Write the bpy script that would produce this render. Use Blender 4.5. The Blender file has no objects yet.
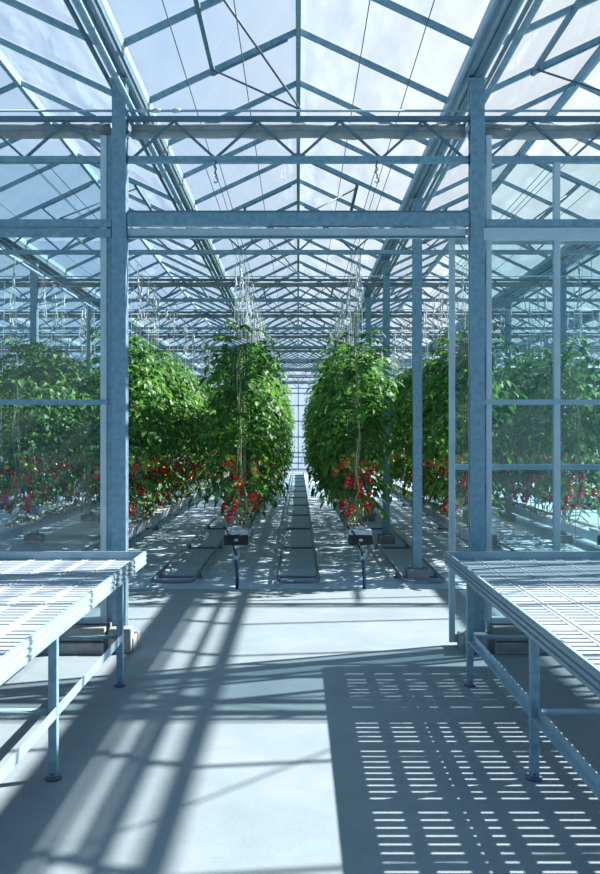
import bpy, math, random
from mathutils import Vector, Matrix
random.seed(11)
S = bpy.context.scene
COL = S.collection
R = math.radians

# ------------------------------------------------------------------ materials
def nt(name):
    m = bpy.data.materials.new(name); m.use_nodes = True
    t = m.node_tree; t.nodes.clear()
    out = t.nodes.new('ShaderNodeOutputMaterial')
    return m, t, out

def pbr(name, col, rough=.5, metal=0., var=.0, scale=6., col2=None, bump=0., bscale=40., spec=.5, coat=0.):
    m, t, out = nt(name)
    p = t.nodes.new('ShaderNodeBsdfPrincipled')
    p.inputs['Roughness'].default_value = rough
    p.inputs['Metallic'].default_value = metal
    p.inputs['Specular IOR Level'].default_value = spec
    p.inputs['Coat Weight'].default_value = coat
    p.inputs['Base Color'].default_value = (*col, 1)
    tc = t.nodes.new('ShaderNodeTexCoord')
    if var or col2:
        n = t.nodes.new('ShaderNodeTexNoise'); n.inputs['Scale'].default_value = scale
        n.inputs['Detail'].default_value = 6; n.inputs['Roughness'].default_value = .65
        t.links.new(tc.outputs['Object'], n.inputs['Vector'])
        r = t.nodes.new('ShaderNodeValToRGB')
        c2 = col2 or tuple(c * (1 - var) for c in col)
        r.color_ramp.elements[0].position = .32; r.color_ramp.elements[1].position = .68
        r.color_ramp.elements[0].color = (*c2, 1); r.color_ramp.elements[1].color = (*col, 1)
        t.links.new(n.outputs['Fac'], r.inputs['Fac'])
        t.links.new(r.outputs['Color'], p.inputs['Base Color'])
    if bump:
        n2 = t.nodes.new('ShaderNodeTexNoise'); n2.inputs['Scale'].default_value = bscale; n2.inputs['Detail'].default_value = 5
        t.links.new(tc.outputs['Object'], n2.inputs['Vector'])
        b = t.nodes.new('ShaderNodeBump'); b.inputs['Strength'].default_value = bump; b.inputs['Distance'].default_value = .01
        t.links.new(n2.outputs['Fac'], b.inputs['Height']); t.links.new(b.outputs['Normal'], p.inputs['Normal'])
    t.links.new(p.outputs[0], out.inputs['Surface'])
    return m

def glass_mat(name, tint, refl=1.0, dirt_haze=.0, streaks=True):
    m, t, out = nt(name)
    tr = t.nodes.new('ShaderNodeBsdfTransparent'); tr.inputs['Color'].default_value = (*tint, 1)
    gl = t.nodes.new('ShaderNodeBsdfGlossy'); gl.inputs['Roughness'].default_value = .02
    fr = t.nodes.new('ShaderNodeFresnel'); fr.inputs['IOR'].default_value = 1.45
    ge = t.nodes.new('ShaderNodeNewGeometry')      # same reflectance when light leaves the pane as when it enters
    ior = t.nodes.new('ShaderNodeMapRange'); ior.inputs['To Min'].default_value = 1.45; ior.inputs['To Max'].default_value = 1/1.45
    t.links.new(ge.outputs['Backfacing'], ior.inputs['Value']); t.links.new(ior.outputs[0], fr.inputs['IOR'])
    mul = t.nodes.new('ShaderNodeMath'); mul.operation = 'MULTIPLY'; mul.inputs[1].default_value = refl
    t.links.new(fr.outputs[0], mul.inputs[0])
    mx = t.nodes.new('ShaderNodeMixShader')
    t.links.new(mul.outputs[0], mx.inputs['Fac']); t.links.new(tr.outputs[0], mx.inputs[1]); t.links.new(gl.outputs[0], mx.inputs[2])
    last = mx
    if dirt_haze:  # translucent layer: dirt on the roof glass, added haze on the wall glass
        di = t.nodes.new('ShaderNodeBsdfTranslucent'); di.inputs['Color'].default_value = (.8, .86, .9, 1)
        tc = t.nodes.new('ShaderNodeTexCoord'); mp = t.nodes.new('ShaderNodeMapping'); mp.inputs['Scale'].default_value = (3, .7, 3)
        n = t.nodes.new('ShaderNodeTexNoise'); n.inputs['Scale'].default_value = 1.6; n.inputs['Detail'].default_value = 8
        t.links.new(tc.outputs['Object'], mp.inputs['Vector']); t.links.new(mp.outputs[0], n.inputs['Vector'])
        mr = t.nodes.new('ShaderNodeMapRange'); mr.inputs['From Min'].default_value = .35; mr.inputs['From Max'].default_value = .75
        mr.inputs['To Max'].default_value = dirt_haze * 2 if streaks else dirt_haze * 1.15
        if not streaks: mr.inputs['To Min'].default_value = dirt_haze * .85
        t.links.new(n.outputs['Fac'], mr.inputs['Value'])
        m2 = t.nodes.new('ShaderNodeMixShader')
        t.links.new(mr.outputs[0], m2.inputs['Fac']); t.links.new(mx.outputs[0], m2.inputs[1]); t.links.new(di.outputs[0], m2.inputs[2])
        last = m2
    t.links.new(last.outputs[0], out.inputs['Surface'])
    return m

def leaf_mat(name, dark, light):
    m, t, out = nt(name)
    g = t.nodes.new('ShaderNodeNewGeometry')
    r = t.nodes.new('ShaderNodeValToRGB'); e = r.color_ramp.elements
    e[0].color = (*dark, 1); e[1].color = (*light, 1)
    t.links.new(g.outputs['Random Per Island'], r.inputs['Fac'])
    d = t.nodes.new('ShaderNodeBsdfPrincipled'); d.inputs['Roughness'].default_value = .5; d.inputs['Specular IOR Level'].default_value = .35
    tl = t.nodes.new('ShaderNodeBsdfTranslucent')
    hs = t.nodes.new('ShaderNodeHueSaturation'); hs.inputs['Hue'].default_value = .488; hs.inputs['Value'].default_value = 1.7; hs.inputs['Saturation'].default_value = 1.05
    t.links.new(r.outputs['Color'], d.inputs['Base Color']); t.links.new(r.outputs['Color'], hs.inputs['Color']); t.links.new(hs.outputs[0], tl.inputs['Color'])
    mx = t.nodes.new('ShaderNodeMixShader'); mx.inputs['Fac'].default_value = .36
    t.links.new(d.outputs[0], mx.inputs[1]); t.links.new(tl.outputs[0], mx.inputs[2]); t.links.new(mx.outputs[0], out.inputs['Surface'])
    return m

M = {}
M['steel'] = pbr('galvanised_steel', (.26, .42, .51), .5, .25, scale=18, col2=(.15, .28, .37), bump=.05, bscale=90)
M['steel_dark'] = pbr('weathered_steel', (.13, .24, .31), .5, .3, scale=10, col2=(.09, .17, .23))
M['alu'] = pbr('aluminium', (.36, .50, .59), .4, .3, scale=5, col2=(.28, .41, .50))
M['alu_white'] = pbr('pale_aluminium', (.26, .35, .41), .45, 0, scale=4, col2=(.20, .29, .35))
M['alu_light'] = pbr('light_aluminium', (.52, .64, .71), .45, 0, scale=4, col2=(.42, .54, .61))
M['slat'] = pbr('bench_plastic', (.36, .42, .49), .45, 0, scale=3, col2=(.31, .37, .44))
M['screen'] = pbr('folded_screen', (.33, .37, .38), .85, 0, scale=9, col2=(.22, .26, .27), bump=.4, bscale=30)
M['concrete_block'] = pbr('cast_concrete', (.33, .35, .36), .9, 0, scale=7, col2=(.2, .21, .22), bump=.4, bscale=25)
M['white'] = pbr('white_film', (.52, .58, .64), .5, 0, scale=8, col2=(.42, .49, .56))
M['black'] = pbr('black_plastic', (.006, .009, .015), .45)
M['blue'] = pbr('blue_hose', (.02, .06, .16), .4)
M['twine'] = pbr('white_twine', (.6, .65, .7), .7)
M['string'] = pbr('crop_string', (.34, .4, .3), .7)
M['wire'] = pbr('dark_wire', (.08, .12, .17), .5, .3)
M['stem'] = pbr('tomato_stem', (.26, .32, .11), .6, 0, scale=12, col2=(.36, .33, .2))
M['red'] = pbr('ripe_tomato', (.72, .025, .012), .22, 0, spec=.6, coat=.3, scale=20, col2=(.6, .012, .008))
M['orange'] = pbr('ripening_tomato', (.78, .13, .015), .25, 0, spec=.6, coat=.3)
M['green'] = pbr('unripe_tomato', (.38, .46, .06), .28, 0, spec=.6, coat=.2)
M['calyx'] = pbr('calyx', (.07, .16, .03), .6)
M['rail'] = pbr('painted_pipe', (.16, .21, .27), .45, .3, scale=9, col2=(.1, .14, .19))
M['glass_roof'] = glass_mat('roof_glass', (.96, .98, .99), .35, .02)
M['glass_wall'] = glass_mat('wall_glass', (.83, .905, .92), 1.0, .012, False)  # even translucent layer added to haze the panes and dim sun through them
M['leaf'] = leaf_mat('tomato_leaf', (.014, .075, .018), (.085, .235, .04))

def floor_material():
    m, t, out = nt('poured_concrete')
    p = t.nodes.new('ShaderNodeBsdfPrincipled'); p.inputs['Roughness'].default_value = .62; p.inputs['Specular IOR Level'].default_value = .35
    tc = t.nodes.new('ShaderNodeTexCoord')
    def noise(sc, det, a, b, ca, cb):
        n = t.nodes.new('ShaderNodeTexNoise'); n.inputs['Scale'].default_value = sc; n.inputs['Detail'].default_value = det
        n.inputs['Roughness'].default_value = .7
        t.links.new(tc.outputs['Object'], n.inputs['Vector'])
        r = t.nodes.new('ShaderNodeValToRGB'); r.color_ramp.elements[0].position = a; r.color_ramp.elements[1].position = b
        r.color_ramp.elements[0].color = (*ca, 1); r.color_ramp.elements[1].color = (*cb, 1)
        t.links.new(n.outputs['Fac'], r.inputs['Fac']); return r, n
    r1, n1 = noise(1.3, 8, .3, .7, (.19, .245, .285), (.255, .31, .345))
    r2, n2 = noise(60, 6, .25, .6, (.86, .86, .86), (1, 1, 1))
    r3, n3 = noise(7, 9, .27, .36, (.78, .78, .78), (1, 1, 1))
    def mul(a, b):
        x = t.nodes.new('ShaderNodeMix'); x.data_type = 'RGBA'; x.blend_type = 'MULTIPLY'; x.inputs[0].default_value = 1
        t.links.new(a, x.inputs[6]); t.links.new(b, x.inputs[7]); return x.outputs[2]
    c = mul(mul(r1.outputs[0], r2.outputs[0]), r3.outputs[0])
    t.links.new(c, p.inputs['Base Color'])
    b = t.nodes.new('ShaderNodeBump'); b.inputs['Strength'].default_value = .15; b.inputs['Distance'].default_value = .004
    t.links.new(n2.outputs['Fac'], b.inputs['Height']); t.links.new(b.outputs[0], p.inputs['Normal'])
    t.links.new(p.outputs[0], out.inputs['Surface'])
    return m
M['floor'] = floor_material()
M['sheet'] = pbr('white_ground_sheet', (.47, .60, .74), .7, 0, scale=3, col2=(.37, .50, .64), bump=.5, bscale=12)

# ------------------------------------------------------------------ mesh builder
class MB:
    def __init__(s): s.v = []; s.f = []; s.smooth = []
    def add(s, vs, fs, smooth=False):
        b = len(s.v); s.v += [tuple(v) for v in vs]
        for f in fs: s.f.append(tuple(b + i for i in f)); s.smooth.append(smooth)
    def box(s, x0, x1, y0, y1, z0, z1):
        s.add([(x0,y0,z0),(x1,y0,z0),(x1,y1,z0),(x0,y1,z0),(x0,y0,z1),(x1,y0,z1),(x1,y1,z1),(x0,y1,z1)],
              [(0,3,2,1),(4,5,6,7),(0,1,5,4),(1,2,6,5),(2,3,7,6),(3,0,4,7)]); return s
    def bar(s, a, b, w, h, up=(0,0,1)):
        a = Vector(a); b = Vector(b); d = (b - a).normalized(); u = Vector(up)
        if abs(d.dot(u)) > .98: u = Vector((0,1,0))
        side = d.cross(u).normalized(); u = side.cross(d).normalized()
        vs = []
        for p in (a, b):
            for (i, j) in ((-1,-1),(1,-1),(1,1),(-1,1)): vs.append(p + side*(i*w/2) + u*(j*h/2))
        s.add(vs, [(0,1,2,3),(7,6,5,4),(0,4,5,1),(1,5,6,2),(2,6,7,3),(3,7,4,0)]); return s
    def tube(s, pts, r, n=8, cap=True):
        pts = [Vector(p) for p in pts]; rs = r if isinstance(r, (list, tuple)) else [r]*len(pts)
        vs = []; fs = []; ref = None
        for i, p in enumerate(pts):
            d = (pts[min(i+1, len(pts)-1)] - pts[max(i-1, 0)]).normalized()
            if ref is None: ref = Vector((0,0,1)) if abs(d.z) < .9 else Vector((1,0,0))
            a = d.cross(ref).normalized(); ref = a.cross(d).normalized(); bb = ref
            for k in range(n):
                th = 2*math.pi*k/n; vs.append(p + a*(rs[i]*math.cos(th)) + bb*(rs[i]*math.sin(th)))
        for i in range(len(pts)-1):
            for k in range(n):
                fs.append((i*n+k, (i+1)*n+k, (i+1)*n+(k+1)%n, i*n+(k+1)%n))
        if cap: fs.append(tuple(range(n))); fs.append(tuple(reversed(range((len(pts)-1)*n, len(pts)*n))))
        s.add(vs, fs, n > 4); return s
    def prism(s, poly, y0, y1):          # poly in XZ, extruded along Y
        n = len(poly)
        vs = [(x, y0, z) for x, z in poly] + [(x, y1, z) for x, z in poly]
        fs = [(i, (i+1) % n, n+(i+1) % n, n+i) for i in range(n)] + [tuple(reversed(range(n))), tuple(range(n, 2*n))]
        s.add(vs, fs); return s
    def ball(s, c, r, nu=10, nv=7, sq=1., squash=.9):
        vs = [(c[0], c[1], c[2]+r*squash)]; fs = []
        for j in range(1, nv):
            ph = math.pi*j/nv
            for k in range(nu):
                th = 2*math.pi*k/nu
                rr = r*math.sin(ph)*(1+.03*math.cos(5*th))
                dz = -.12*r*max(0, math.cos(ph))**6
                vs.append((c[0]+rr*math.cos(th), c[1]+rr*math.sin(th), c[2]+r*squash*math.cos(ph)+dz))
        vs.append((c[0], c[1], c[2]-r*squash)); L = len(vs)-1
        for k in range(nu):
            fs.append((0, 1+k, 1+(k+1) % nu)); fs.append((L, L-nu+(k+1) % nu, L-nu+k))
        for j in range(nv-2):
            for k in range(nu):
                a = 1+j*nu+k; b = 1+j*nu+(k+1) % nu
                fs.append((a, a+nu, b+nu, b))
        s.add(vs, fs, True); return s
    def mesh(s, name, mat):
        me = bpy.data.meshes.new(name); me.from_pydata(s.v, [], s.f)
        me.polygons.foreach_set('use_smooth', s.smooth)
        me.materials.append(mat); me.update(); return me
    def build(s, name, mat, parent=None, bevel=0.):
        return put(name, s.mesh(name, mat), parent, bevel=bevel)

def put(name, me, parent=None, loc=(0,0,0), rot=(0,0,0), bevel=0., sc=None):
    o = bpy.data.objects.new(name, me); COL.objects.link(o)
    o.location = loc; o.rotation_euler = rot
    if sc: o.scale = sc
    if parent: o.parent = parent
    if bevel:
        b = o.modifiers.new('bevel', 'BEVEL'); b.width = bevel; b.segments = 2; b.limit_method = 'ANGLE'
    return o
def tag(o, label=None, cat=None, group=None, kind=None):
    if label: o['label'] = label
    if cat: o['category'] = cat
    if group: o['group'] = group
    if kind: o['kind'] = kind
    return o
def thing(name, label, cat, loc=(0,0,0), group=None, kind=None):
    o = bpy.data.objects.new(name, None); COL.objects.link(o); o.location = loc; o.empty_display_size = .1
    return tag(o, label, cat, group, kind)

# ------------------------------------------------------------------ camera
H = 1.9; F = 891.
cd = bpy.data.cameras.new('camera'); cam = bpy.data.objects.new('camera', cd); COL.objects.link(cam)
cam.location = (0, 0, H); cam.rotation_euler = (R(90), 0, 0)
cd.sensor_fit = 'VERTICAL'; cd.sensor_height = 36; cd.lens = 36*F/874; cd.shift_x = 1.7/874
cd.clip_end = 300; S.camera = cam

# ------------------------------------------------------------------ light
T, U = 1.18, .42                     # sun shadow offset per metre of height, towards -X and -Y
sd = bpy.data.lights.new('sun', 'SUN'); sd.energy = 18; sd.angle = R(.5); sd.color = (1, .93, .85)
so = bpy.data.objects.new('sun', sd); COL.objects.link(so); so.location = (20, 10, 20)
SUN = Vector((T, U, 1)).normalized()
so.rotation_euler = SUN.to_track_quat('Z', 'Y').to_euler()

w = bpy.data.worlds.new('sky'); S.world = w; w.use_nodes = True
t = w.node_tree; t.nodes.clear()
wo = t.nodes.new('ShaderNodeOutputWorld'); bg = t.nodes.new('ShaderNodeBackground')
tc = t.nodes.new('ShaderNodeTexCoord')
def dotn(v):
    d = t.nodes.new('ShaderNodeVectorMath'); d.operation = 'DOT_PRODUCT'; d.inputs[1].default_value = v
    t.links.new(tc.outputs['Generated'], d.inputs[0]); return d.outputs['Value']
# bright hazy sky low over the far end and towards the sun, deep clear blue overhead and behind
rp = t.nodes.new('ShaderNodeValToRGB'); e = rp.color_ramp.elements
e[0].position = .35; e[0].color = (.14, .29, .43, 1); e[1].position = .97; e[1].color = (.90, .96, 1.02, 1)
m_ = e.new(.83); m_.color = (.50, .70, .97, 1)
t.links.new(dotn(Vector((.42, .88, .24)).normalized()), rp.inputs['Fac'])
cn = t.nodes.new('ShaderNodeTexNoise'); cn.inputs['Scale'].default_value = 2.2; cn.inputs['Detail'].default_value = 7
t.links.new(tc.outputs['Generated'], cn.inputs['Vector'])
cr = t.nodes.new('ShaderNodeValToRGB'); cr.color_ramp.elements[0].position = .45; cr.color_ramp.elements[1].position = .75
cr.color_ramp.elements[0].color = (0,0,0,1); cr.color_ramp.elements[1].color = (.5,.5,.5,1)
t.links.new(cn.outputs['Fac'], cr.inputs['Fac'])
mx = t.nodes.new('ShaderNodeMix'); mx.data_type = 'RGBA'; mx.inputs[7].default_value = (.88, .93, 1, 1)
fm_ = t.nodes.new('ShaderNodeMapRange'); fm_.inputs['From Min'].default_value = .6; fm_.inputs['From Max'].default_value = .9
t.links.new(dotn(Vector((.42, .88, .24)).normalized()), fm_.inputs['Value'])
mm = t.nodes.new('ShaderNodeMath'); mm.operation = 'MULTIPLY'; t.links.new(cr.outputs[0], mm.inputs[0]); t.links.new(fm_.outputs[0], mm.inputs[1])
t.links.new(mm.outputs[0], mx.inputs[0]); t.links.new(rp.outputs[0], mx.inputs[6])
t.links.new(mx.outputs[2], bg.inputs['Color']); bg.inputs['Strength'].default_value = 1.06
t.links.new(bg.outputs[0], wo.inputs['Surface'])
S.view_settings.view_transform = 'Standard'; S.view_settings.look = 'None'; S.view_settings.exposure = 0; S.view_settings.gamma = 1
S.cycles.transparent_max_bounces = 40; S.cycles.max_bounces = 8

# ------------------------------------------------------------------ floor and ground
FR = [8, 12] + [12 + 4.2*k for k in range(1, 9)]          # frame lines along the house
YEND = 51.
XB = 16.0
mb = MB(); mb.box(-XB, XB, -4, 11.14, -.2, 0); tag(mb.build('floor', M['floor']), 'pale smooth concrete floor before the crop rows', kind='structure')
mb = MB(); mb.box(-XB, XB, 11.14, 46.2, -.2, -.02); tag(mb.build('floor_sheet', M['sheet']), 'white ground sheet under the crop rows', kind='structure')
mb = MB(); mb.box(-XB, XB, 46.2, YEND+.1, -.2, .0); tag(mb.build('floor_far', M['floor']), 'pale concrete path at the far end', kind='structure')

# ------------------------------------------------------------------ roof bays
GZ = 5.13; EZ = 5.27; RZ = 5.97; EX = .105
GUT = [-11.2, -8, -4.8, -1.6, 1.6, 4.8, 8, 11.2]
Y0R = -1.0
BAYS = [-12.8, -9.6, -6.4, -3.2, 0, 3.2, 6.4, 9.6, 12.8]
run = 1.6 - EX
sl = math.hypot(run, RZ-EZ); ang = math.atan2(RZ-EZ, run)
bm_ = MB(); bm_.box(-.018, .018, 0, .012, 0, 0)    # placeholder unused
bl = MB(); bl.bar((-run, 0, EZ-RZ), (0, 0, 0), .036, .054); barL = bl.mesh('glazing_bar', M['steel'])
br = MB(); br.bar((run, 0, EZ-RZ), (0, 0, 0), .036, .054); barR = br.mesh('glazing_bar', M['steel'])
def slab_mesh(sgn, y0, y1):
    p = MB(); th = .004
    a = (sgn*run, EZ-RZ+.036); b = (0, .036)
    poly = [a, b, (b[0], b[1]+th), (a[0], a[1]+th)]
    if sgn > 0: poly.reverse()
    p.prism(poly, y0, y1); return p
gpl = slab_mesh(-1, Y0R, YEND).mesh('glass_pane', M['glass_roof']); gpr = slab_mesh(1, Y0R, YEND).mesh('glass_pane', M['glass_roof'])
rb = MB(); rb.box(-.025, .025, Y0R, YEND, -.05, .05); rbm = rb.mesh('ridge_bar', M['steel'])
def vent_mesh(sgn):
    p = MB(); zz = lambda x: -x*(RZ-EZ)/run
    X = .85
    p.bar((sgn*X, 0, zz(X)-.03), (sgn*X, 2.6, zz(X)-.03), .04, .05)
    p.bar((sgn*.12, 0, zz(.12)-.01), (sgn*X, 0, zz(X)-.01), .035, .07)
    p.bar((sgn*.12, 2.6, zz(.12)-.01), (sgn*X, 2.6, zz(X)-.01), .035, .07)
    return p.mesh('roof_vent', M['steel_dark'])
def rod_mesh(sgn):
    p = MB(); zz = lambda x: -x*(RZ-EZ)/run
    return p
vml, vmr = vent_mesh(-1), vent_mesh(1)
rods = {}
for bi, bx in enumerate(BAYS):
    c = thing('ceiling', 'glass roof bay', None, (bx, 0, RZ), kind='structure')
    put('glass_pane', gpl, c); put('glass_pane', gpr, c)
    put('ridge_bar', rbm, c)
    y = 8.93 - 1.3*6
    while y < YEND:
        if not (abs(bx) > 9 and y < 10):
            put('glazing_bar', barL, c, (0, y, 0)); put('glazing_bar', barR, c, (0, y, 0))
        y += 1.3
    for k in range(6):
        for sgn, yv, vm in ((-1, 6.33+7.8*k, vml), (1, 12.83+7.8*k-6.5*0-(7.8 if k == 0 and False else 0), vmr)):
            if yv + 2.6 > YEND or abs(bx) > 7: continue
            v = put('roof_vent', vm, c, (0, yv, 0))
            yf = min(FR, key=lambda q: abs(q-yv-1.0))
            for dy in (.15, 2.45):
                key = (sgn, round(yf-yv, 2), dy)
                if key not in rods:
                    p = MB(); p.tube([(sgn*-.02, yf-yv, 4.84-RZ), (sgn*.85, dy, -.85*(RZ-EZ)/run-.05)], .011, 6)
                    rods[key] = p.mesh('push_rod', M['wire'])
                put('push_rod', rods[key], v)

# gutters -------------------------------------------------------------
def gutter_prof(mb, y0, y1):
    t_ = .006
    o = [(-.115, .15), (-.115, .07), (-.07, 0), (.07, 0), (.115, .07), (.115, .15)]
    i = [(.115-t_, .15), (.115-t_, .072), (.07-t_, t_), (-.07+t_, t_), (-.115+t_, .072), (-.115+t_, .15)]
    mb.prism(o + i, y0, y1)
gm = MB(); gutter_prof(gm, Y0R, YEND); gme = gm.mesh('channel', M['alu'])
g2 = MB(); g2.box(-.125, -.10, Y0R, YEND, -.025, .01); g2.box(.10, .125, Y0R, YEND, -.025, .01); g2.box(-.03, .03, Y0R, YEND, -.03, -.004)
g2m = g2.mesh('condensate_channel', M['steel_dark'])
tb = MB(); tb.tube([(0, Y0R, 0), (0, YEND, 0)], .028, 8); tbm = tb.mesh('heating_tube', M['steel'])
names = {-11.2: 'outermost gutter on the left, far beyond the left window', -8.: 'roof gutter two bays left of the left door post', -4.8: 'roof gutter one bay left of the left door post',
         -1.6: 'long roof gutter resting on the left door post', 1.6: 'long roof gutter resting on the right door post', 4.8: 'roof gutter one bay right of the right door post',
         8.: 'roof gutter two bays right of the right door post', 11.2: 'outermost gutter on the right, far beyond the right window'}
for gx in GUT:
    g = thing('roof_gutter', names[gx], 'gutter', (gx, 0, GZ), 'roof gutters')
    put('channel', gme, g); put('condensate_channel', g2m, g)
    if abs(gx) < 9:
        off = .11 if gx < 0 else .02
        tt = put('heating_tube', tbm, None, (gx+off, 0, 4.84))
        tag(tt, 'long pipe hung below the ' + names[gx], 'pipe', 'pipes below the gutters')

# ------------------------------------------------------------------ trusses
def truss_parts(x0, x1, root, bundle=True, big=True):
    p = MB(); p.box(x0, x1, -.025, .025, 4.735-4.4, 4.775-4.4); p.build('top_chord', M['steel_dark'], root)
    p = MB(); p.box(x0, x1, -.03, .03, 4.36-4.4, 4.415-4.4); p.build('bottom_chord', M['steel'], root)
    p = MB(); n0 = math.floor(x0/.745)-1
    x = n0*.745
    # V pattern is laid out bay by bay so that a valley falls under every ridge
    for b in BAYS:
        for k in range(-2, 2):
            a = (b + k*.745, 0, .0); pk = (b + k*.745+.3725, 0, .335); c = (b+(k+1)*.745, 0, .0)
            for q in ((a, pk), (pk, c)):
                if min(q[0][0], q[1][0]) >= x0-.02 and max(q[0][0], q[1][0]) <= x1+.02: p.bar(q[0], q[1], .02, .028, (0,1,0))
    p.box(x0, x1, -.004, .004, -.004, .004); p.build('lattice', M['steel_dark'], root)
    if bundle:
        p = MB(); n = 10; xs = [x0+.03+(x1-x0-.06)*i/max(8, int((x1-x0)/.25)) for i in range(max(8, int((x1-x0)/.25))+1)]
        for dz, rr in ((.295, .042), (.245, .046)) if big else ((.305, .028), (.265, .03)):
            p.tube([(xx, .075+random.uniform(-.006,.006), dz+random.uniform(-.008,.008)) for xx in xs], [rr*random.uniform(.9,1.1) for _ in xs], 8)
        p.build('screen_bundle', M['screen'], root)
    p = MB(); p.tube([(x0, -.05, .41), (x1, -.05, .41)], .011, 6); p.build('conduit', M['alu'], root)

tr = thing('lattice_girder', 'lattice girder with grey folded screen spanning between the two door posts', 'girder', (0, 8, 4.4), 'lattice girders')
truss_parts(-1.537, 1.537, tr)
for xx in (-1.42, -1.3, -1.12):
    p = MB(); p.tube([(xx, -.05, .41), (xx+.07, -.05, .415)], .02, 8); p.build('cable_fitting', M['white'], tr)
tr = thing('lattice_girder', 'lattice girder left of the left door post, above the left window', 'girder', (0, 8, 4.4), 'lattice girders'); truss_parts(-XB+1, -1.664, tr)
tr = thing('lattice_girder', 'lattice girder right of the right door post, above the right window', 'girder', (0, 8, 4.4), 'lattice girders'); truss_parts(1.664, XB-1, tr)
ordn = ['first', 'second', 'third', 'fourth', 'fifth', 'sixth', 'seventh', 'eighth', 'ninth', 'tenth']
for i, fy in enumerate(FR[1:]):
    tr = thing('lattice_girder', ordn[i] + ' lattice girder across the house behind the doorway', 'girder', (0, fy, 4.4), 'lattice girders')
    truss_parts(-XB+1, XB-1, tr, big=False)

# small dark hooks under the front girder
for hx, side in ((-.74, 'left'), (.70, 'right')):
    p = MB()
    for k in range(5): p.tube([(0, 0, -.03*k), (.008*(-1)**k, .0, -.03*k-.015), (0, 0, -.03*k-.03)], .007, 5)
    p.tube([(0,0,-.15), (.018,0,-.165), (.022,0,-.185), (0,0,-.2), (-.015,0,-.185)], .006, 5)
    o = p.build('hanging_hook', M['wire']); o.location = (hx, 7.965, 4.37)
    tag(o, 'small dark chain hook under the front girder, %s of the ridge line' % side, 'hook', 'chain hooks')

# ------------------------------------------------------------------ front posts
def steel_post(name, x, y, label, top=GZ-.032, wdt=.125, front=False, base=True, group='steel posts'):
    o = thing(name, label, 'post', (x, y, 0), group)
    p = MB(); d = .115
    h = wdt/2; e = .008
    # box profile with a shallow groove down both sides
    poly = [(-h, -d/2), (h, -d/2), (h, -d/6), (h-e, -d/6), (h-e, d/6), (h, d/6), (h, d/2), (-h, d/2), (-h, d/6), (-h+e, d/6), (-h+e, -d/6), (-h, -d/6)]
    n = len(poly)
    z0 = .0 if not base else .13
    p.add([(a, b, z0) for a, b in poly] + [(a, b, top) for a, b in poly],
          [(i, (i+1) % n, n+(i+1) % n, n+i) for i in range(n)] + [tuple(reversed(range(n))), tuple(range(n, 2*n))])
    p.build('shaft', M['steel'], o)
    p = MB(); p.box(-h-.025, h+.025, -d/2-.015, d/2+.015, top-.012, top); p.build('cap_plate', M['alu'], o)
    if front:
        sg = 1 if x < 0 else -1
        lo_, hi_ = (h, h+.01) if sg > 0 else (-h-.01, -h)
        for z, hh, dd in ((3.855, .05, .05), (3.73, .05, .05), (4.40, .04, .03), (4.62, .04, .03), (4.75, .04, .03)):
            p = MB(); p.box(lo_, hi_, -dd, dd, z-hh, z+hh); p.build('bracket', M['steel_dark'], o)
        for z in (3.89, 3.82, 4.40, 4.62, 4.72):
            p = MB(); p.tube([(sg*(h+.002), -.035, z), (sg*(h+.022), -.035, z)], .011, 6); p.build('bolt', M['wire'], o)
    if base:
        p = MB(); p.box(-.15, .15, -.15, .15, -.02, .13); p.build('footing', M['concrete_block'], o, bevel=.01)
        p = MB(); p.box(-.09, .09, -.085, .085, .13, .145); p.build('base_plate', M['steel_dark'], o)
    return o
steel_post('steel_post', -1.6, 8, 'left door post, broad blue-grey steel standing by the left window', front=True)
steel_post('steel_post', 1.6, 8, 'right door post, broad blue-grey steel standing by the right window', front=True)
for i, fy in enumerate(FR[1:5]):
    steel_post('steel_post', 1.6, fy, ordn[i] + ' slim inner post behind the right door post, on a concrete footing', wdt=.12)
for i, fy in enumerate(FR[2:4]):
    steel_post('steel_post', -4.8, fy, ['nearer', 'farther'][i] + ' inner post seen above the plants through the left window', wdt=.12)
    steel_post('steel_post', 4.8, fy, ['nearer', 'farther'][i] + ' inner post seen above the plants through the right window', wdt=.12)
steel_post('steel_post', 8.0, FR[5], 'thin distant post low above the plants through the right window', wdt=.12)

# ------------------------------------------------------------------ header beams and tracks
o = thing('header_beam', 'wide steel header beam across the doorway between the posts', 'beam', (0, 8, 3.85), 'header beams')
p = MB(); p.prism([(-.05, -.065), (.05, -.065), (.05, .065), (-.05, .065)], 0, 3.0)
q = MB(); q.box(-1.525, 1.525, -.055, .045, -.06, .068); q.build('beam_body', M['steel'], o, bevel=.004)
q = MB(); q.box(-1.525, 1.525, -.063, -.055, .055, .068); q.build('lip', M['steel_dark'], o)
o = thing('door_track', 'aluminium sliding door track under the doorway header beam', 'track', (0, 8.04, 3.73), 'door tracks')
q = MB(); q.box(-1.535, 1.50, -.05, .05, -.035, .042); q.build('track_body', M['alu_light'], o, bevel=.004)
q = MB(); q.box(-1.535, 1.50, -.062, -.05, -.047, -.028); q.build('lower_lip', M['steel_dark'], o)
for sg, nm in ((-1, 'left'), (1, 'right')):
    xa, xb = (-XB+1, -1.67) if sg < 0 else (1.67, XB-1)
    o = thing('header_beam', 'slim header beam over the %s window' % nm, 'beam', (0, 8, 3.81), 'header beams')
    q = MB(); q.box(xa, xb, -.045, .045, -.03, .035); q.build('beam_body', M['steel'], o)
    o = thing('door_track', 'pale boxed door track along the %s window head' % nm, 'track', (0, 7.96, 3.71), 'door tracks')
    q = MB()
    if sg > 0: q.box(xa-.02, xb, -.03, .02, -.055, .052)
    else: q.box(xa, xb, -.02, .02, -.025, .045)
    q.build('track_body', M['alu_light'] if sg > 0 else M['steel'], o, bevel=.004)

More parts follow.
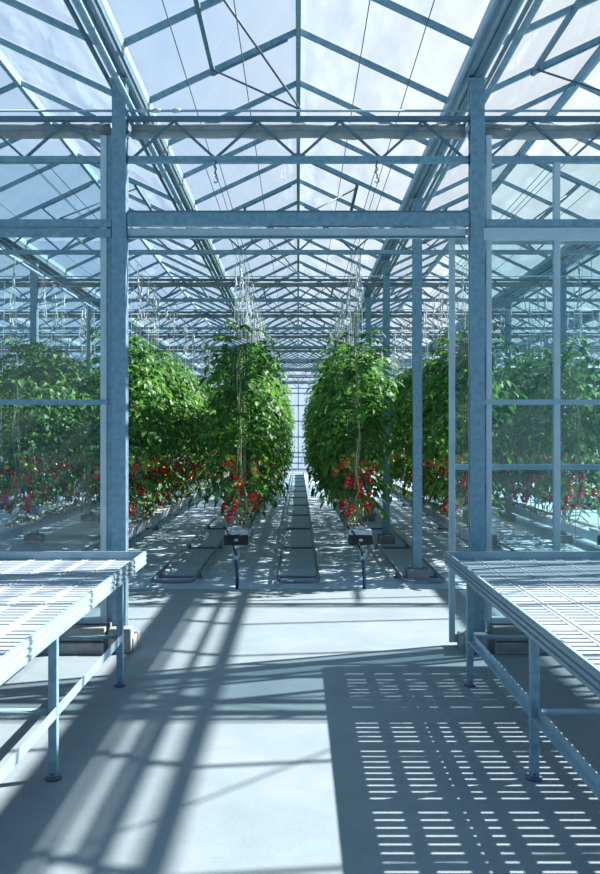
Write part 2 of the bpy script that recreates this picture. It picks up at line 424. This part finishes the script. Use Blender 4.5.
# ------------------------------------------------------------------ windows, walls, door leaf
def rect_pane(x0, x1, z0, z1, y):
    q = MB(); q.box(x0, x1, y-.003, y+.003, z0, z1); return q
for sg, n in ((-1, 1), (1, 2)):
    root = thing('window_%d' % n, 'fixed glazing %s of the doorway' % ('left' if sg < 0 else 'right'), None, (0, 8, 0), kind='structure')
    xe = sg*(XB-1)
    jx = (-1.77, -1.715) if sg < 0 else (1.68, 1.73)
    q = MB(); q.box(jx[0], jx[1], -.036, .036, .24, 4.6); q.build('jamb', M['alu_light'], root, bevel=.003)
    if sg < 0:
        q = MB(); q.box(-1.715, -1.664, -.02, .03, .24, 4.6); q.build('filler_strip', M['steel'], root)
    a, b = sorted((xe, jx[0] if sg < 0 else jx[1]))
    q = MB(); q.box(a if sg < 0 else 1.665, b if sg > 0 else -1.70, -.045, .02, 2.19, 2.235); q.build('transom', M['steel'] if sg < 0 else M['alu'], root)
    q = MB(); q.box(a, b, -.05, .04, .235, .285); q.build('sill_rail', M['alu_light'], root)
    xs = [a, b]
    if sg > 0:
        q = MB(); q.box(2.29, 2.345, -.03, .03, .285, 4.36); q.build('mullion', M['alu_light'], root, bevel=.003)
        xs = [a, 2.29, 2.345, b]
        for k in range(1, 8):
            q = MB(); q.box(2.29+1.6*k, 2.345+1.6*k, -.03, .03, .285, 4.36); q.build('mullion', M['alu_light'], root)
    else:
        for k in range(1, 8):
            q = MB(); q.box(-2.45-1.6*k, -2.4-1.6*k, -.03, .03, .285, 4.36); q.build('mullion', M['alu_light'], root)
    for k in range(0, len(xs), 2):
        for z0, z1 in ((.285, 2.19), (2.235, 3.66), (3.85, 4.36)):
            rect_pane(xs[k], xs[k+1], z0, z1, 0).build('pane', M['glass_wall'], root)
    wl = MB(); wl.box(a if sg < 0 else 1.72, b if sg > 0 else -1.70, -.23, .12, 0, .10)
    wl.box(a if sg < 0 else 1.72, b if sg > 0 else -1.70, -.19, .12, .108, .225)
    o = wl.build('wall_front_%s' % ('left' if sg < 0 else 'right'), M['concrete_block'], bevel=.008); o.location = (0, 8, 0)
    tag(o, 'low concrete plinth under the %s window' % ('left' if sg < 0 else 'right'), kind='structure')
    pl = MB(); pl.box(-.10, .10, -.2, -.064, 0, .22 if sg < 0 else .17)
    o = pl.build('post_plinth', M['concrete_block'], bevel=.012); o.location = (sg*1.565, 8, 0)
    tag(o, 'rough concrete block at the foot of the %s door post' % ('left' if sg < 0 else 'right'), 'concrete block', 'door post blocks')

root = thing('door_1', 'glazed sliding door leaf slid open to the right', None, (0, 8.13, 0), kind='structure')
q = MB(); q.box(1.375, 1.428, -.02, .02, .03, 3.72); q.build('stile', M['alu_light'], root, bevel=.003)
q = MB(); q.box(3.0, 3.05, -.02, .02, .03, 3.72); q.build('stile', M['alu_light'], root)
q = MB(); q.box(1.428, 3.0, -.018, .018, 1.60, 1.65); q.build('mid_rail', M['alu'], root)
q = MB(); q.box(1.428, 3.0, -.018, .018, .03, .1); q.build('bottom_rail', M['alu'], root)
q = MB(); q.box(1.428, 3.0, -.018, .018, 3.66, 3.72); q.build('top_rail', M['alu'], root)
rect_pane(1.428, 3.0, .1, 1.6, 0).build('pane', M['glass_wall'], root); rect_pane(1.428, 3.0, 1.65, 3.66, 0).build('pane', M['glass_wall'], root)

# ------------------------------------------------------------------ far end wall
o = thing('wall_far', 'pale glazed far end wall', None, (0, YEND, 0), kind='structure')
q = MB()
for z in (.06, .4, .75, 1.0, 1.9, 2.8, 3.7, 4.4): q.box(-XB, XB, -.03, .03, z-.04, z+.04)
k = -XB
while k < XB: q.box(k-.03, k+.03, -.03, .03, .1, 5.2); k += 1.6
q.build('frame', M['alu'], o)
q = MB(); q.box(-XB, XB, .035, .045, .1, 5.2); q.build('pane', M['glass_roof'], o)

# ------------------------------------------------------------------ benches
def rim_profile(sgn):
    # outer aluminium edge with two grooves, in (x, z), outer face at x = 0 going inwards to +x*sgn
    pts = [(0, 0), (0, .022), (.011, .026), (.011, .036), (0, .04), (0, .058), (.011, .062), (.011, .070), (0, .074), (0, .094), (.004, .098), (.004, .11), (.022, .11), (.022, .02), (.05, .02), (.05, 0)]
    pts = [(sgn*x, z) for x, z in pts]
    return pts if sgn < 0 else list(reversed(pts))
def bench(sg, xi, label):
    y0, y1 = 2.2, 7.72; zt = .912; wd = 1.72
    root = thing('greenhouse_bench', label, 'bench', (sg*xi, 0, 0), 'rolling benches')
    # local x grows outwards from the aisle side
    zb = zt - .11
    for nm, off, s2 in (('side_rim', 0, 1), ('side_rim', wd, -1)):
        q = MB(); q.prism([(sg*off + sg*s2*x, zb+z) for x, z in rim_profile(1)], y0, y1)
        q.build(nm, M['alu_white'], root)
    for yy, s2 in ((y0, 1), (y1, -1)):
        q = MB(); a, b = sorted((sg*.006, sg*(wd-.006)))
        q.box(a, b, min(yy, yy+s2*.022), max(yy, yy+s2*.022), zb, zt-.002); q.build('end_rim', M['alu'], root)
    # slatted boards
    nb = 7; bw = (wd-.11)/nb
    for k in range(nb):
        q = MB(); xa = .055+k*bw+.006; xb = .055+(k+1)*bw-.006
        def bx(a, b, ya, yb, z0, z1):
            a, b = sorted((sg*a, sg*b)); q.box(a, b, ya, yb, z0, z1)
        bx(xa, xa+.022, y0+.03, y1-.03, zt-.09, zt-.068); bx(xb-.022, xb, y0+.03, y1-.03, zt-.09, zt-.068)
        yy = y0+.03; j = 0
        while yy < y1-.1:
            wdd = .062 if j % 9 else .15
            bx(xa+.022, xb-.022, yy, yy+wdd-.0, zt-.088, zt-.07); yy += wdd+.026; j += 1
        bx(xa+.022, xb-.022, y1-.1, y1-.03, zt-.088, zt-.07)
        q.build('slatted_board', M['slat'], root)
    for yy in [y1-.9-1.85*k for k in range(3)]:
        a, b = sorted((sg*.05, sg*(wd-.05))); q = MB(); q.box(a, b, yy-.02, yy+.02, zb-.02, zb+.02); q.build('cross_beam', M['steel'], root)
    for yy in (6.80, 4.95, 3.1):
        for xo in (.045, wd-.085):
            lg = MB(); lg.box(sg*xo-.024, sg*xo+.024, yy-.024, yy+.024, .018, zb-.01)
            lo = lg.build('leg', M['steel'], root, bevel=.003)
            ft = MB(); ft.tube([(sg*xo, yy, 0), (sg*xo, yy, .012), (sg*xo, yy, .016), (sg*xo, yy, .03)], [.045, .045, .02, .018], 14)
            ft.tube([(sg*xo, yy, .03), (sg*xo, yy, .04)], .03, 6)
            ft.build('foot', M['wire'], lo)
    for xo in (.045, wd-.085):
        q = MB(); q.prism([(sg*xo-.022, .345), (sg*xo+.022, .345), (sg*xo+.022, .405), (sg*xo+.016, .405), (sg*xo+.016, .351), (sg*xo-.022, .351)], 2.9, 6.776)
        q.build('side_brace', M['alu'], root)
    for yy in (6.80, 4.95, 3.1):
        q = MB(); q.tube([(sg*.069, yy, .375), (sg*(wd-.109), yy, .375)], .016, 8); q.build('cross_brace', M['alu'], root)
    return root
bench(-1, 1.315, 'slatted metal bench on the left, standing below the left window')
bench(1, 1.265, 'slatted metal bench on the right, casting a striped shadow on the floor')

# ------------------------------------------------------------------ pipe rails
def pipe_rail(x, label, y0=11.22, rounded=True):
    root = thing('pipe_rail', label, 'pipe rail', (x, 0, 0), 'pipe rails between the rows')
    rz = .075; hw = .26; yb = 46
    p = MB()
    if rounded:
        pts = [(-hw, yb, rz), (-hw, y0+.12, rz)]
        for k in range(1, 6):
            a = math.pi/2*k/5; pts.append((-hw+.12-.12*math.cos(a), y0+.12-.12*math.sin(a), rz))
        for k in range(0, 6):
            a = math.pi/2*k/5; pts.append((hw-.12+.12*math.sin(a), y0+.12-.12*math.cos(a), rz))
        pts.append((hw, yb, rz))
    p.tube(pts, .021, 10); p.build('pipe_loop', M['rail'], root)
    yy = y0+.9
    while yy < 46:
        p = MB()
        p.box(-hw-.04, hw+.04, yy-.014, yy+.014, -.02, .012); p.box(-hw-.02, -hw+.02, yy-.02, yy+.02, 0, .055); p.box(hw-.02, hw+.02, yy-.02, yy+.02, 0, .055)
        p.build('support_bar', M['rail'], root); yy += 3.2
for x, l in ((0, 'pair of floor pipe rails running down the centre aisle'), (-1.6, 'pipe rail loop between the two rows left of the centre aisle'),
             (1.6, 'pipe rail loop around the inner posts right of the centre aisle'), (-3.2, 'pipe rails behind the left window, farther from the aisle'), (3.2, 'pipe rails behind the right window, farther from the aisle')):
    pipe_rail(x, l)

# ------------------------------------------------------------------ growing gutters (troughs) with end box and drain hose
rowname = {-.8: 'row directly left of the centre aisle', .8: 'row directly right of the centre aisle', -2.4: 'second row left of the centre aisle', 2.4: 'second row right of the centre aisle',
           -4.: 'third row left, behind the left window', 4.: 'third row right, behind the right window', -5.6: 'fourth row left, deep behind the left window', 5.6: 'fourth row right, deep behind the right window'}
q = MB(); q.tube([(-.155, 0, .50), (-.16, 0, .68), (-.06, 0, 4.43)], .004, 5); q.tube([(.155, 0, .50), (.16, 0, .68), (.06, 0, 4.43)], .004, 5); q.box(-.16, .16, -.012, .012, .497, .515); SFR = q.mesh('hanger', M['steel_dark'])
for x in rowname:
    root = thing('hanging_trough', 'white growing trough carrying the ' + rowname[x], 'trough', (x, 0, 0), 'growing troughs')
    ys = 11.45 if abs(x) < 5 else 17.
    q = MB(); q.prism([(-.15, .66), (-.10, .52), (.10, .52), (.15, .66), (.142, .66), (.095, .528), (-.095, .528), (-.142, .66)], ys+.02, 46); q.build('channel', M['white'], root)
    q = MB(); q.box(-.1, .1, ys+.35, 46, .535, .635); q.build('substrate_slab', M['white'], root, bevel=.01)
    q = MB(); q.prism([(-.155, .635), (-.155, .51), (.155, .51), (.155, .635)], ys, ys+.02); q.build('end_cap', M['black'], root)
    q = MB(); q.box(-.148, .148, ys+.002, ys+.36, .64, .70); q.box(-.06, .06, ys+.1, ys+.25, .70, .735); q.build('lid', M['white'], root, bevel=.006)
    q = MB(); q.box(-.02, .025, ys-.004, ys, .56, .59); q.build('tag_plate', M['white'], root)
    yy = ys+.9
    while yy < 46:
        put('hanger', SFR, root, (0, yy, 0)); yy += 2.4
    if abs(x) < 3:
        hz = thing('drain_hose', 'dark drain hose below the trough end, ' + rowname[x], 'hose', (x+.03, ys-.12, 0), 'drain hoses')
        q = MB(); q.tube([(0, -.13, -.02), (0, -.11, .12), (-.01, -.1, .3), (-.02, -.07, .38)], .022, 10); q.build('hose', M['blue'], hz)
        q = MB(); q.tube([(-.02, -.07, .38), (-.03, -.05, .44), (-.06, 0., .52), (-.08, .04, .6), (-.13, .10, .68), (-.2, .25, .74)], .011, 8); q.build('feed_line', M['black'], hz)
        q = MB(); q.tube([(-.02, -.07, .33), (-.02, -.068, .40)], .032, 10); q.tube([(-.05, -.07, .38), (-.05, -.07, .46)], .008, 6); q.tube([(.02, -.07, .37), (.03, -.07, .45)], .008, 6); q.build('clamp', M['alu'], hz)

# ------------------------------------------------------------------ tomato plants
def leaflet(mb, base, d, up, l, wd, cup, droop):
    d = d.normalized(); s = d.cross(up).normalized(); n = s.cross(d).normalized()
    prof = ((0, .0), (.22, .75), (.5, 1.), (.78, .6), (1., 0))
    mid = []; L = []; Rr = []
    for q, ww in prof:
        c = base + d*(l*q) - n*(droop*l*q*q)
        mid.append(c)
        if 0 < q < 1:
            L.append(c + s*(wd*.5*ww) + n*(cup*wd*ww)); Rr.append(c - s*(wd*.5*ww) + n*(cup*wd*ww))
    vs = mid + L + Rr          # 0-4 mid, 5-7 L, 8-10 R
    fs = [(0, 1, 5), (1, 2, 6, 5), (2, 3, 7, 6), (3, 4, 7), (0, 8, 1), (1, 8, 9, 2), (2, 9, 10, 3), (3, 10, 4)]
    mb.add(vs, fs, True)
def compound_leaf(mb, rnd, base, az, length, rise, droop, size=1.):
    h = Vector((math.cos(az), math.sin(az), 0)); Z = Vector((0, 0, 1))
    pts = []
    for k in range(6):
        q = k/5; pts.append(base + h*(length*(q - .18*q*q)) + Z*(length*(rise*q - droop*q*q)))
    mb.tube(pts, [.006, .005, .0045, .004, .003, .002], 3, cap=False)
    side = h.cross(Z).normalized()
    for k in range(1, 6):
        fwd = (pts[min(k+1, 5)] - pts[k-1]).normalized()
        up = side.cross(fwd).normalized()
        if k < 5:
            for sgn in (-1, 1):
                l = size*rnd.uniform(.065, .12)*(1. if k > 1 else .7)
                dd = side*sgn*.85 + fwd*.55 + Vector((rnd.uniform(-.2,.2), rnd.uniform(-.2,.2), rnd.uniform(-.5,.25)))
                uu = up + Vector((rnd.uniform(-.4,.4), rnd.uniform(-.4,.4), 0))
                leaflet(mb, pts[k], dd, uu, l, l*rnd.uniform(.5,.72), rnd.uniform(.1,.4), rnd.uniform(.15,.6))
        else:
            l = size*rnd.uniform(.11, .17)
            leaflet(mb, pts[k], fwd + Vector((0,0,rnd.uniform(-.4,0))), up, l, l*.62, .15, .3)

def foliage(seed, n=58, lo=1.4, hi=3.22):
    rnd = random.Random(seed); mb = MB()
    for k in range(n):
        z = lo + (hi-lo)*((k+rnd.random())/n)**.92 if k > 6 else rnd.uniform(1.05, lo)
        top = (z-lo)/(hi-lo)
        side = rnd.choice((-1, 1))
        az = rnd.uniform(0, 2*math.pi) if rnd.random() < .45 else (0 if side > 0 else math.pi) + rnd.gauss(0, .6)
        ln = rnd.uniform(.36, .62)*(1.0 if top < .8 else 1.0-1.6*(top-.8))
        base = Vector((rnd.uniform(-.07, .07), rnd.choice((-.12, .12))+rnd.uniform(-.05,.05), z))
        compound_leaf(mb, rnd, base, az, ln, rnd.uniform(.1, .5)+.35*top, rnd.uniform(.3, .85), 1.0 if top < .85 else .8)
    return mb.mesh('foliage', M['leaf'])
def stems(seed):
    rnd = random.Random(seed+90); mb = MB()
    for yo in (-.12, .12):
        pts = [(rnd.uniform(-.05,.05), yo-.5*(1 if yo > 0 else .2), .64), (rnd.uniform(-.09,.09), yo-.25, .72), (rnd.uniform(-.1,.1), yo-.06, .95)]
        for k in range(9): pts.append((rnd.uniform(-.05, .05), yo+rnd.uniform(-.03,.03), 1.2+.235*k))
        mb.tube(pts, [.009]*6+[.007]*3+[.005]*3, 6)
    for k in range(3):      # lowered old stems lying along the row
        xo = rnd.uniform(-.13, .13); z = rnd.uniform(.68, .95)
        mb.tube([(xo, -.5, z-.05), (xo+rnd.uniform(-.06,.06), -.2, z), (xo+rnd.uniform(-.06,.06), .15, z+.04), (xo, .5, z-.04)], .009, 5)
    return mb.mesh('stem', M['stem'])
def twines(seed):
    rnd = random.Random(seed+300); mb = MB(); hk = MB()
    for yo in (-.12, .12):
        x = rnd.uniform(-.06, .06)
        if yo > 0 and seed % 2: continue
        mb.tube([(rnd.uniform(-.04,.04), yo, .75), (rnd.uniform(-.03,.03), yo, 3.), (x, yo, 4.36)], .0024, 4)
        zz = rnd.uniform(3.98, 4.2)
        hk.tube([(x, yo, 4.40), (x+.02, yo, 4.42), (x+.03, yo, 4.38), (x+.01, yo, zz+.16)], .005, 5)
        hk.tube([(x+.01, yo, zz+.16), (x+.012, yo, zz+.13), (x, yo, zz+.05), (x+.004, yo, zz-.02), (x, yo, zz-.05)], [.008, .014, .018, .014, .008], 6)
        hk.tube([(x+.03*math.sin(2.3*q_+seed), yo+.04*math.cos(2.9*q_), zz+.1-.05*q_) for q_ in range(11)], .006, 4)
        a = rnd.uniform(-.07, .07); b = rnd.uniform(-.08, .08)
        hk.tube([(x, yo, zz-.03), (x+a, yo+b, zz-.16), (x+a*1.4, yo+b, zz-.3), (x+a*.4, yo, zz-.36), (x, yo, zz-.2)], .005, 4)
    return mb.mesh('support_twine', M['string']), hk.mesh('twine_hook', M['twine'])
def truss_layout(seed):
    """positions of fruit trusses: (attach, [(pos, r, mat)])"""
    rnd = random.Random(seed+500); out = []
    n = 6
    for k in range(n):
        z = .92 + .13*k + rnd.uniform(-.04, .04)
        az = (k*2.4 + rnd.uniform(-.5,.5))
        h = Vector((math.cos(az)*1.0, math.sin(az)*.9, 0))
        st = Vector((rnd.uniform(-.04,.04), rnd.choice((-.12,.12)), z+.12))
        reach = rnd.uniform(.14, .26)
        fr = []
        if z < 1.34: col = ['red']*9+['orange']
        else: col = ['orange', 'red', 'green', 'green', 'green']
        for i in range(rnd.choice((2, 3, 4, 4))):
            q = .45+.14*i
            c = st + h*(reach*(.75+.1*i)) + Vector((rnd.uniform(-.035,.035), rnd.uniform(-.035,.035), -.05-.052*i))
            fr.append((c, rnd.uniform(.034, .044), rnd.choice(col)))
        pts = [st, st+h*reach*.5+Vector((0,0,.01)), st+h*reach*.8+Vector((0,0,-.05))] + [c+Vector((0,0,r*.9)) for c, r, _ in fr[1::2]] 
        out.append((pts, fr))
    return out
NV = 6
FO = [foliage(s) for s in range(NV)]
ST = [stems(s) for s in range(NV)]
TW = [twines(s) for s in range(NV)]
TL = [truss_layout(s) for s in range(NV)]
def calyx(mb, c, r):
    for k in range(5):
        a = 2*math.pi*k/5+.3
        d = Vector((math.cos(a), math.sin(a), .15)); top = c+Vector((0,0,r*.86))
        s = Vector((-math.sin(a), math.cos(a), 0))*.006
        mb.add([top-s, top+s, top+d*r*.9+Vector((0,0,-.004))], [(0,1,2)])
def multi(name, pieces):
    mb = MB(); mi = []; mats = []
    for p, mt in pieces:
        if mt not in mats: mats.append(mt)
        k = len(mb.v); mb.v += p.v; mb.f += [tuple(k+i for i in f) for f in p.f]; mb.smooth += p.smooth; mi += [mats.index(mt)]*len(p.f)
    me = mb.mesh(name, mats[0])
    for mt in mats[1:]: me.materials.append(mt)
    me.polygons.foreach_set('material_index', mi); return me
STALK = []; TOM = []; FAR = []
for v in range(NV):
    sm = []; tmv = []; far = []
    for pts, fr in TL[v]:
        q = MB(); q.tube(pts, .005, 5, cap=False)
        for c, r, cm in fr: calyx(q, c, r)
        sm.append(q.mesh('fruit_truss', M['calyx'])); row = []
        for c, r, cm in fr:
            b = MB(); b.ball((0,0,0), r, 12, 8); row.append((b.mesh('tomato', M[cm]), c))
        tmv.append(row)
        far.append(multi('fruit_truss', [(q, M['calyx'])] + [(MB().ball(c, r, 8, 6), M[cm]) for c, r, cm in fr]))
    STALK.append(sm); TOM.append(tmv); FAR.append(far)

def plant(x, y, v, rot, near, label, group, sc=1., twine=True, seen=True):
    root = thing('tomato_plant', label, 'tomato plant', (x, y, 0), group)
    piv = (0, 0, rot)
    put('foliage', FO[v], root, rot=piv, sc=(sc*1.13, sc, sc))
    put('stem', ST[v], root, rot=piv)
    if twine:
        tw = put('support_twine', TW[v][0], root, rot=piv)
        if twine > 1: put('twine_hook', TW[v][1], tw)
    if near:
        for i, m_ in enumerate(STALK[v]):
            tr_ = put('fruit_truss', m_, root, rot=piv)
            for me, c in TOM[v][i]: put('tomato', me, tr_, tuple(c))
    elif seen:
        for me in (FAR[v] if y < 25 else FAR[v][::2]): put('fruit_truss', me, root, rot=piv)
    return root
rnd = random.Random(5)
count = 0
SP = .5
for x in (-.8, .8, -2.4, 2.4, -4., 4., -5.6, 5.6):
    ys, ye = {.8: (11.85, 45.6), 2.4: (11.85, 36), 4.: (12.6, 26), 5.6: (15.4, 28)}[abs(x)]
    y = ys; i = 0
    while y < ye:
        near = (abs(x) < 1 and y < 15) or (1 < abs(x) < 3 and y < 15.5) or (abs(x) > 3 and abs(x) < 5 and 13 < y < 16.2)
        if i == 0:
            lb = {-.8: 'front tomato plant of the row left of the centre aisle, above the white trough end', .8: 'front tomato plant of the row right of the centre aisle, above the white trough end',
                  -2.4: 'front tomato plant beside the left door post, in the second row left', 2.4: 'front tomato plant beside the open glass door leaf, in the second row right',
                  -4.: 'nearest tomato plant of the row behind the left window', 4.: 'nearest tomato plant of the row behind the right window',
                  -5.6: 'first tomato plant of the deepest row behind the left window', 5.6: 'first tomato plant of the deepest row behind the right window'}[x]
        else:
            lb = 'leafy tomato plant standing farther back in the ' + rowname[x]
            if i < 4 and abs(x) < 3: lb = ['second', 'third', 'fourth'][i-1] + ' tomato plant from the doorway in the ' + rowname[x]
        step = SP if y < 20 else (.62 if y < 28 else .85)
        plant(x+rnd.uniform(-.04,.04), y, rnd.randrange(NV), rnd.choice((0, math.pi))+rnd.uniform(-.25,.25), near, lb, 'tomato plants of the ' + rowname[x],
              sc=rnd.uniform(.95, 1.04), twine=2 if i % 2 == 0 else 1)
        count += 1; i += 1; y += step + rnd.uniform(-.04, .04)
print('plants', count)
# rows too deep to tell single plants apart
mb = MB()
for x in (-7.2, 7.2):
    y = 18.
    while y < 32:
        me = FO[rnd.randrange(NV)]; k = len(mb.v); c_, s_ = math.cos(rnd.random()), math.sin(rnd.random()); sg = rnd.choice((-1, 1))
        mb.v += [(v.co.x*sg*1.1+x, v.co.y*sg+y, v.co.z) for v in me.vertices]
        mb.f += [tuple(k+i for i in p.vertices) for p in me.polygons]; mb.smooth += [True]*len(me.polygons)
        y += .6
tag(mb.build('tomato_foliage', M['leaf']), 'dense tomato foliage filling the outermost rows behind both windows', 'plants', kind='stuff')
# overhead crop wires along each row
for x in (-.8, .8, -2.4, 2.4, -4., 4.):
    q = MB(); q.tube([(-.07, 8.1, 4.43), (-.07, 46, 4.43)], .004, 5); q.tube([(.07, 8.1, 4.43), (.07, 46, 4.43)], .004, 5)
    o = q.build('crop_wire', M['wire']); o.location.x = x
    tag(o, 'pair of thin overhead wires above the ' + rowname[x], 'wire', 'overhead crop wires')
# thin wires below the roof glass in the front bays
wl_ = ['fourth', 'third', 'second', 'first', 'first', 'second', 'third', 'fourth', 'fifth']
for k, x in enumerate((-3.9, -3.0, -.95, -.45, .5, .95, 2.35, 2.9, 3.6)):
    q = MB(); q.tube([(0, Y0R, 0), (0, 46, 0)], .0045, 5)
    o = q.build('screen_wire', M['wire']); o.location = (x, 0, 4.95)
    tag(o, 'thin wire under the roof glass, %s one %s of the ridge line' % (wl_[k], 'left' if x < 0 else 'right'), 'wire', 'thin wires under the roof glass')
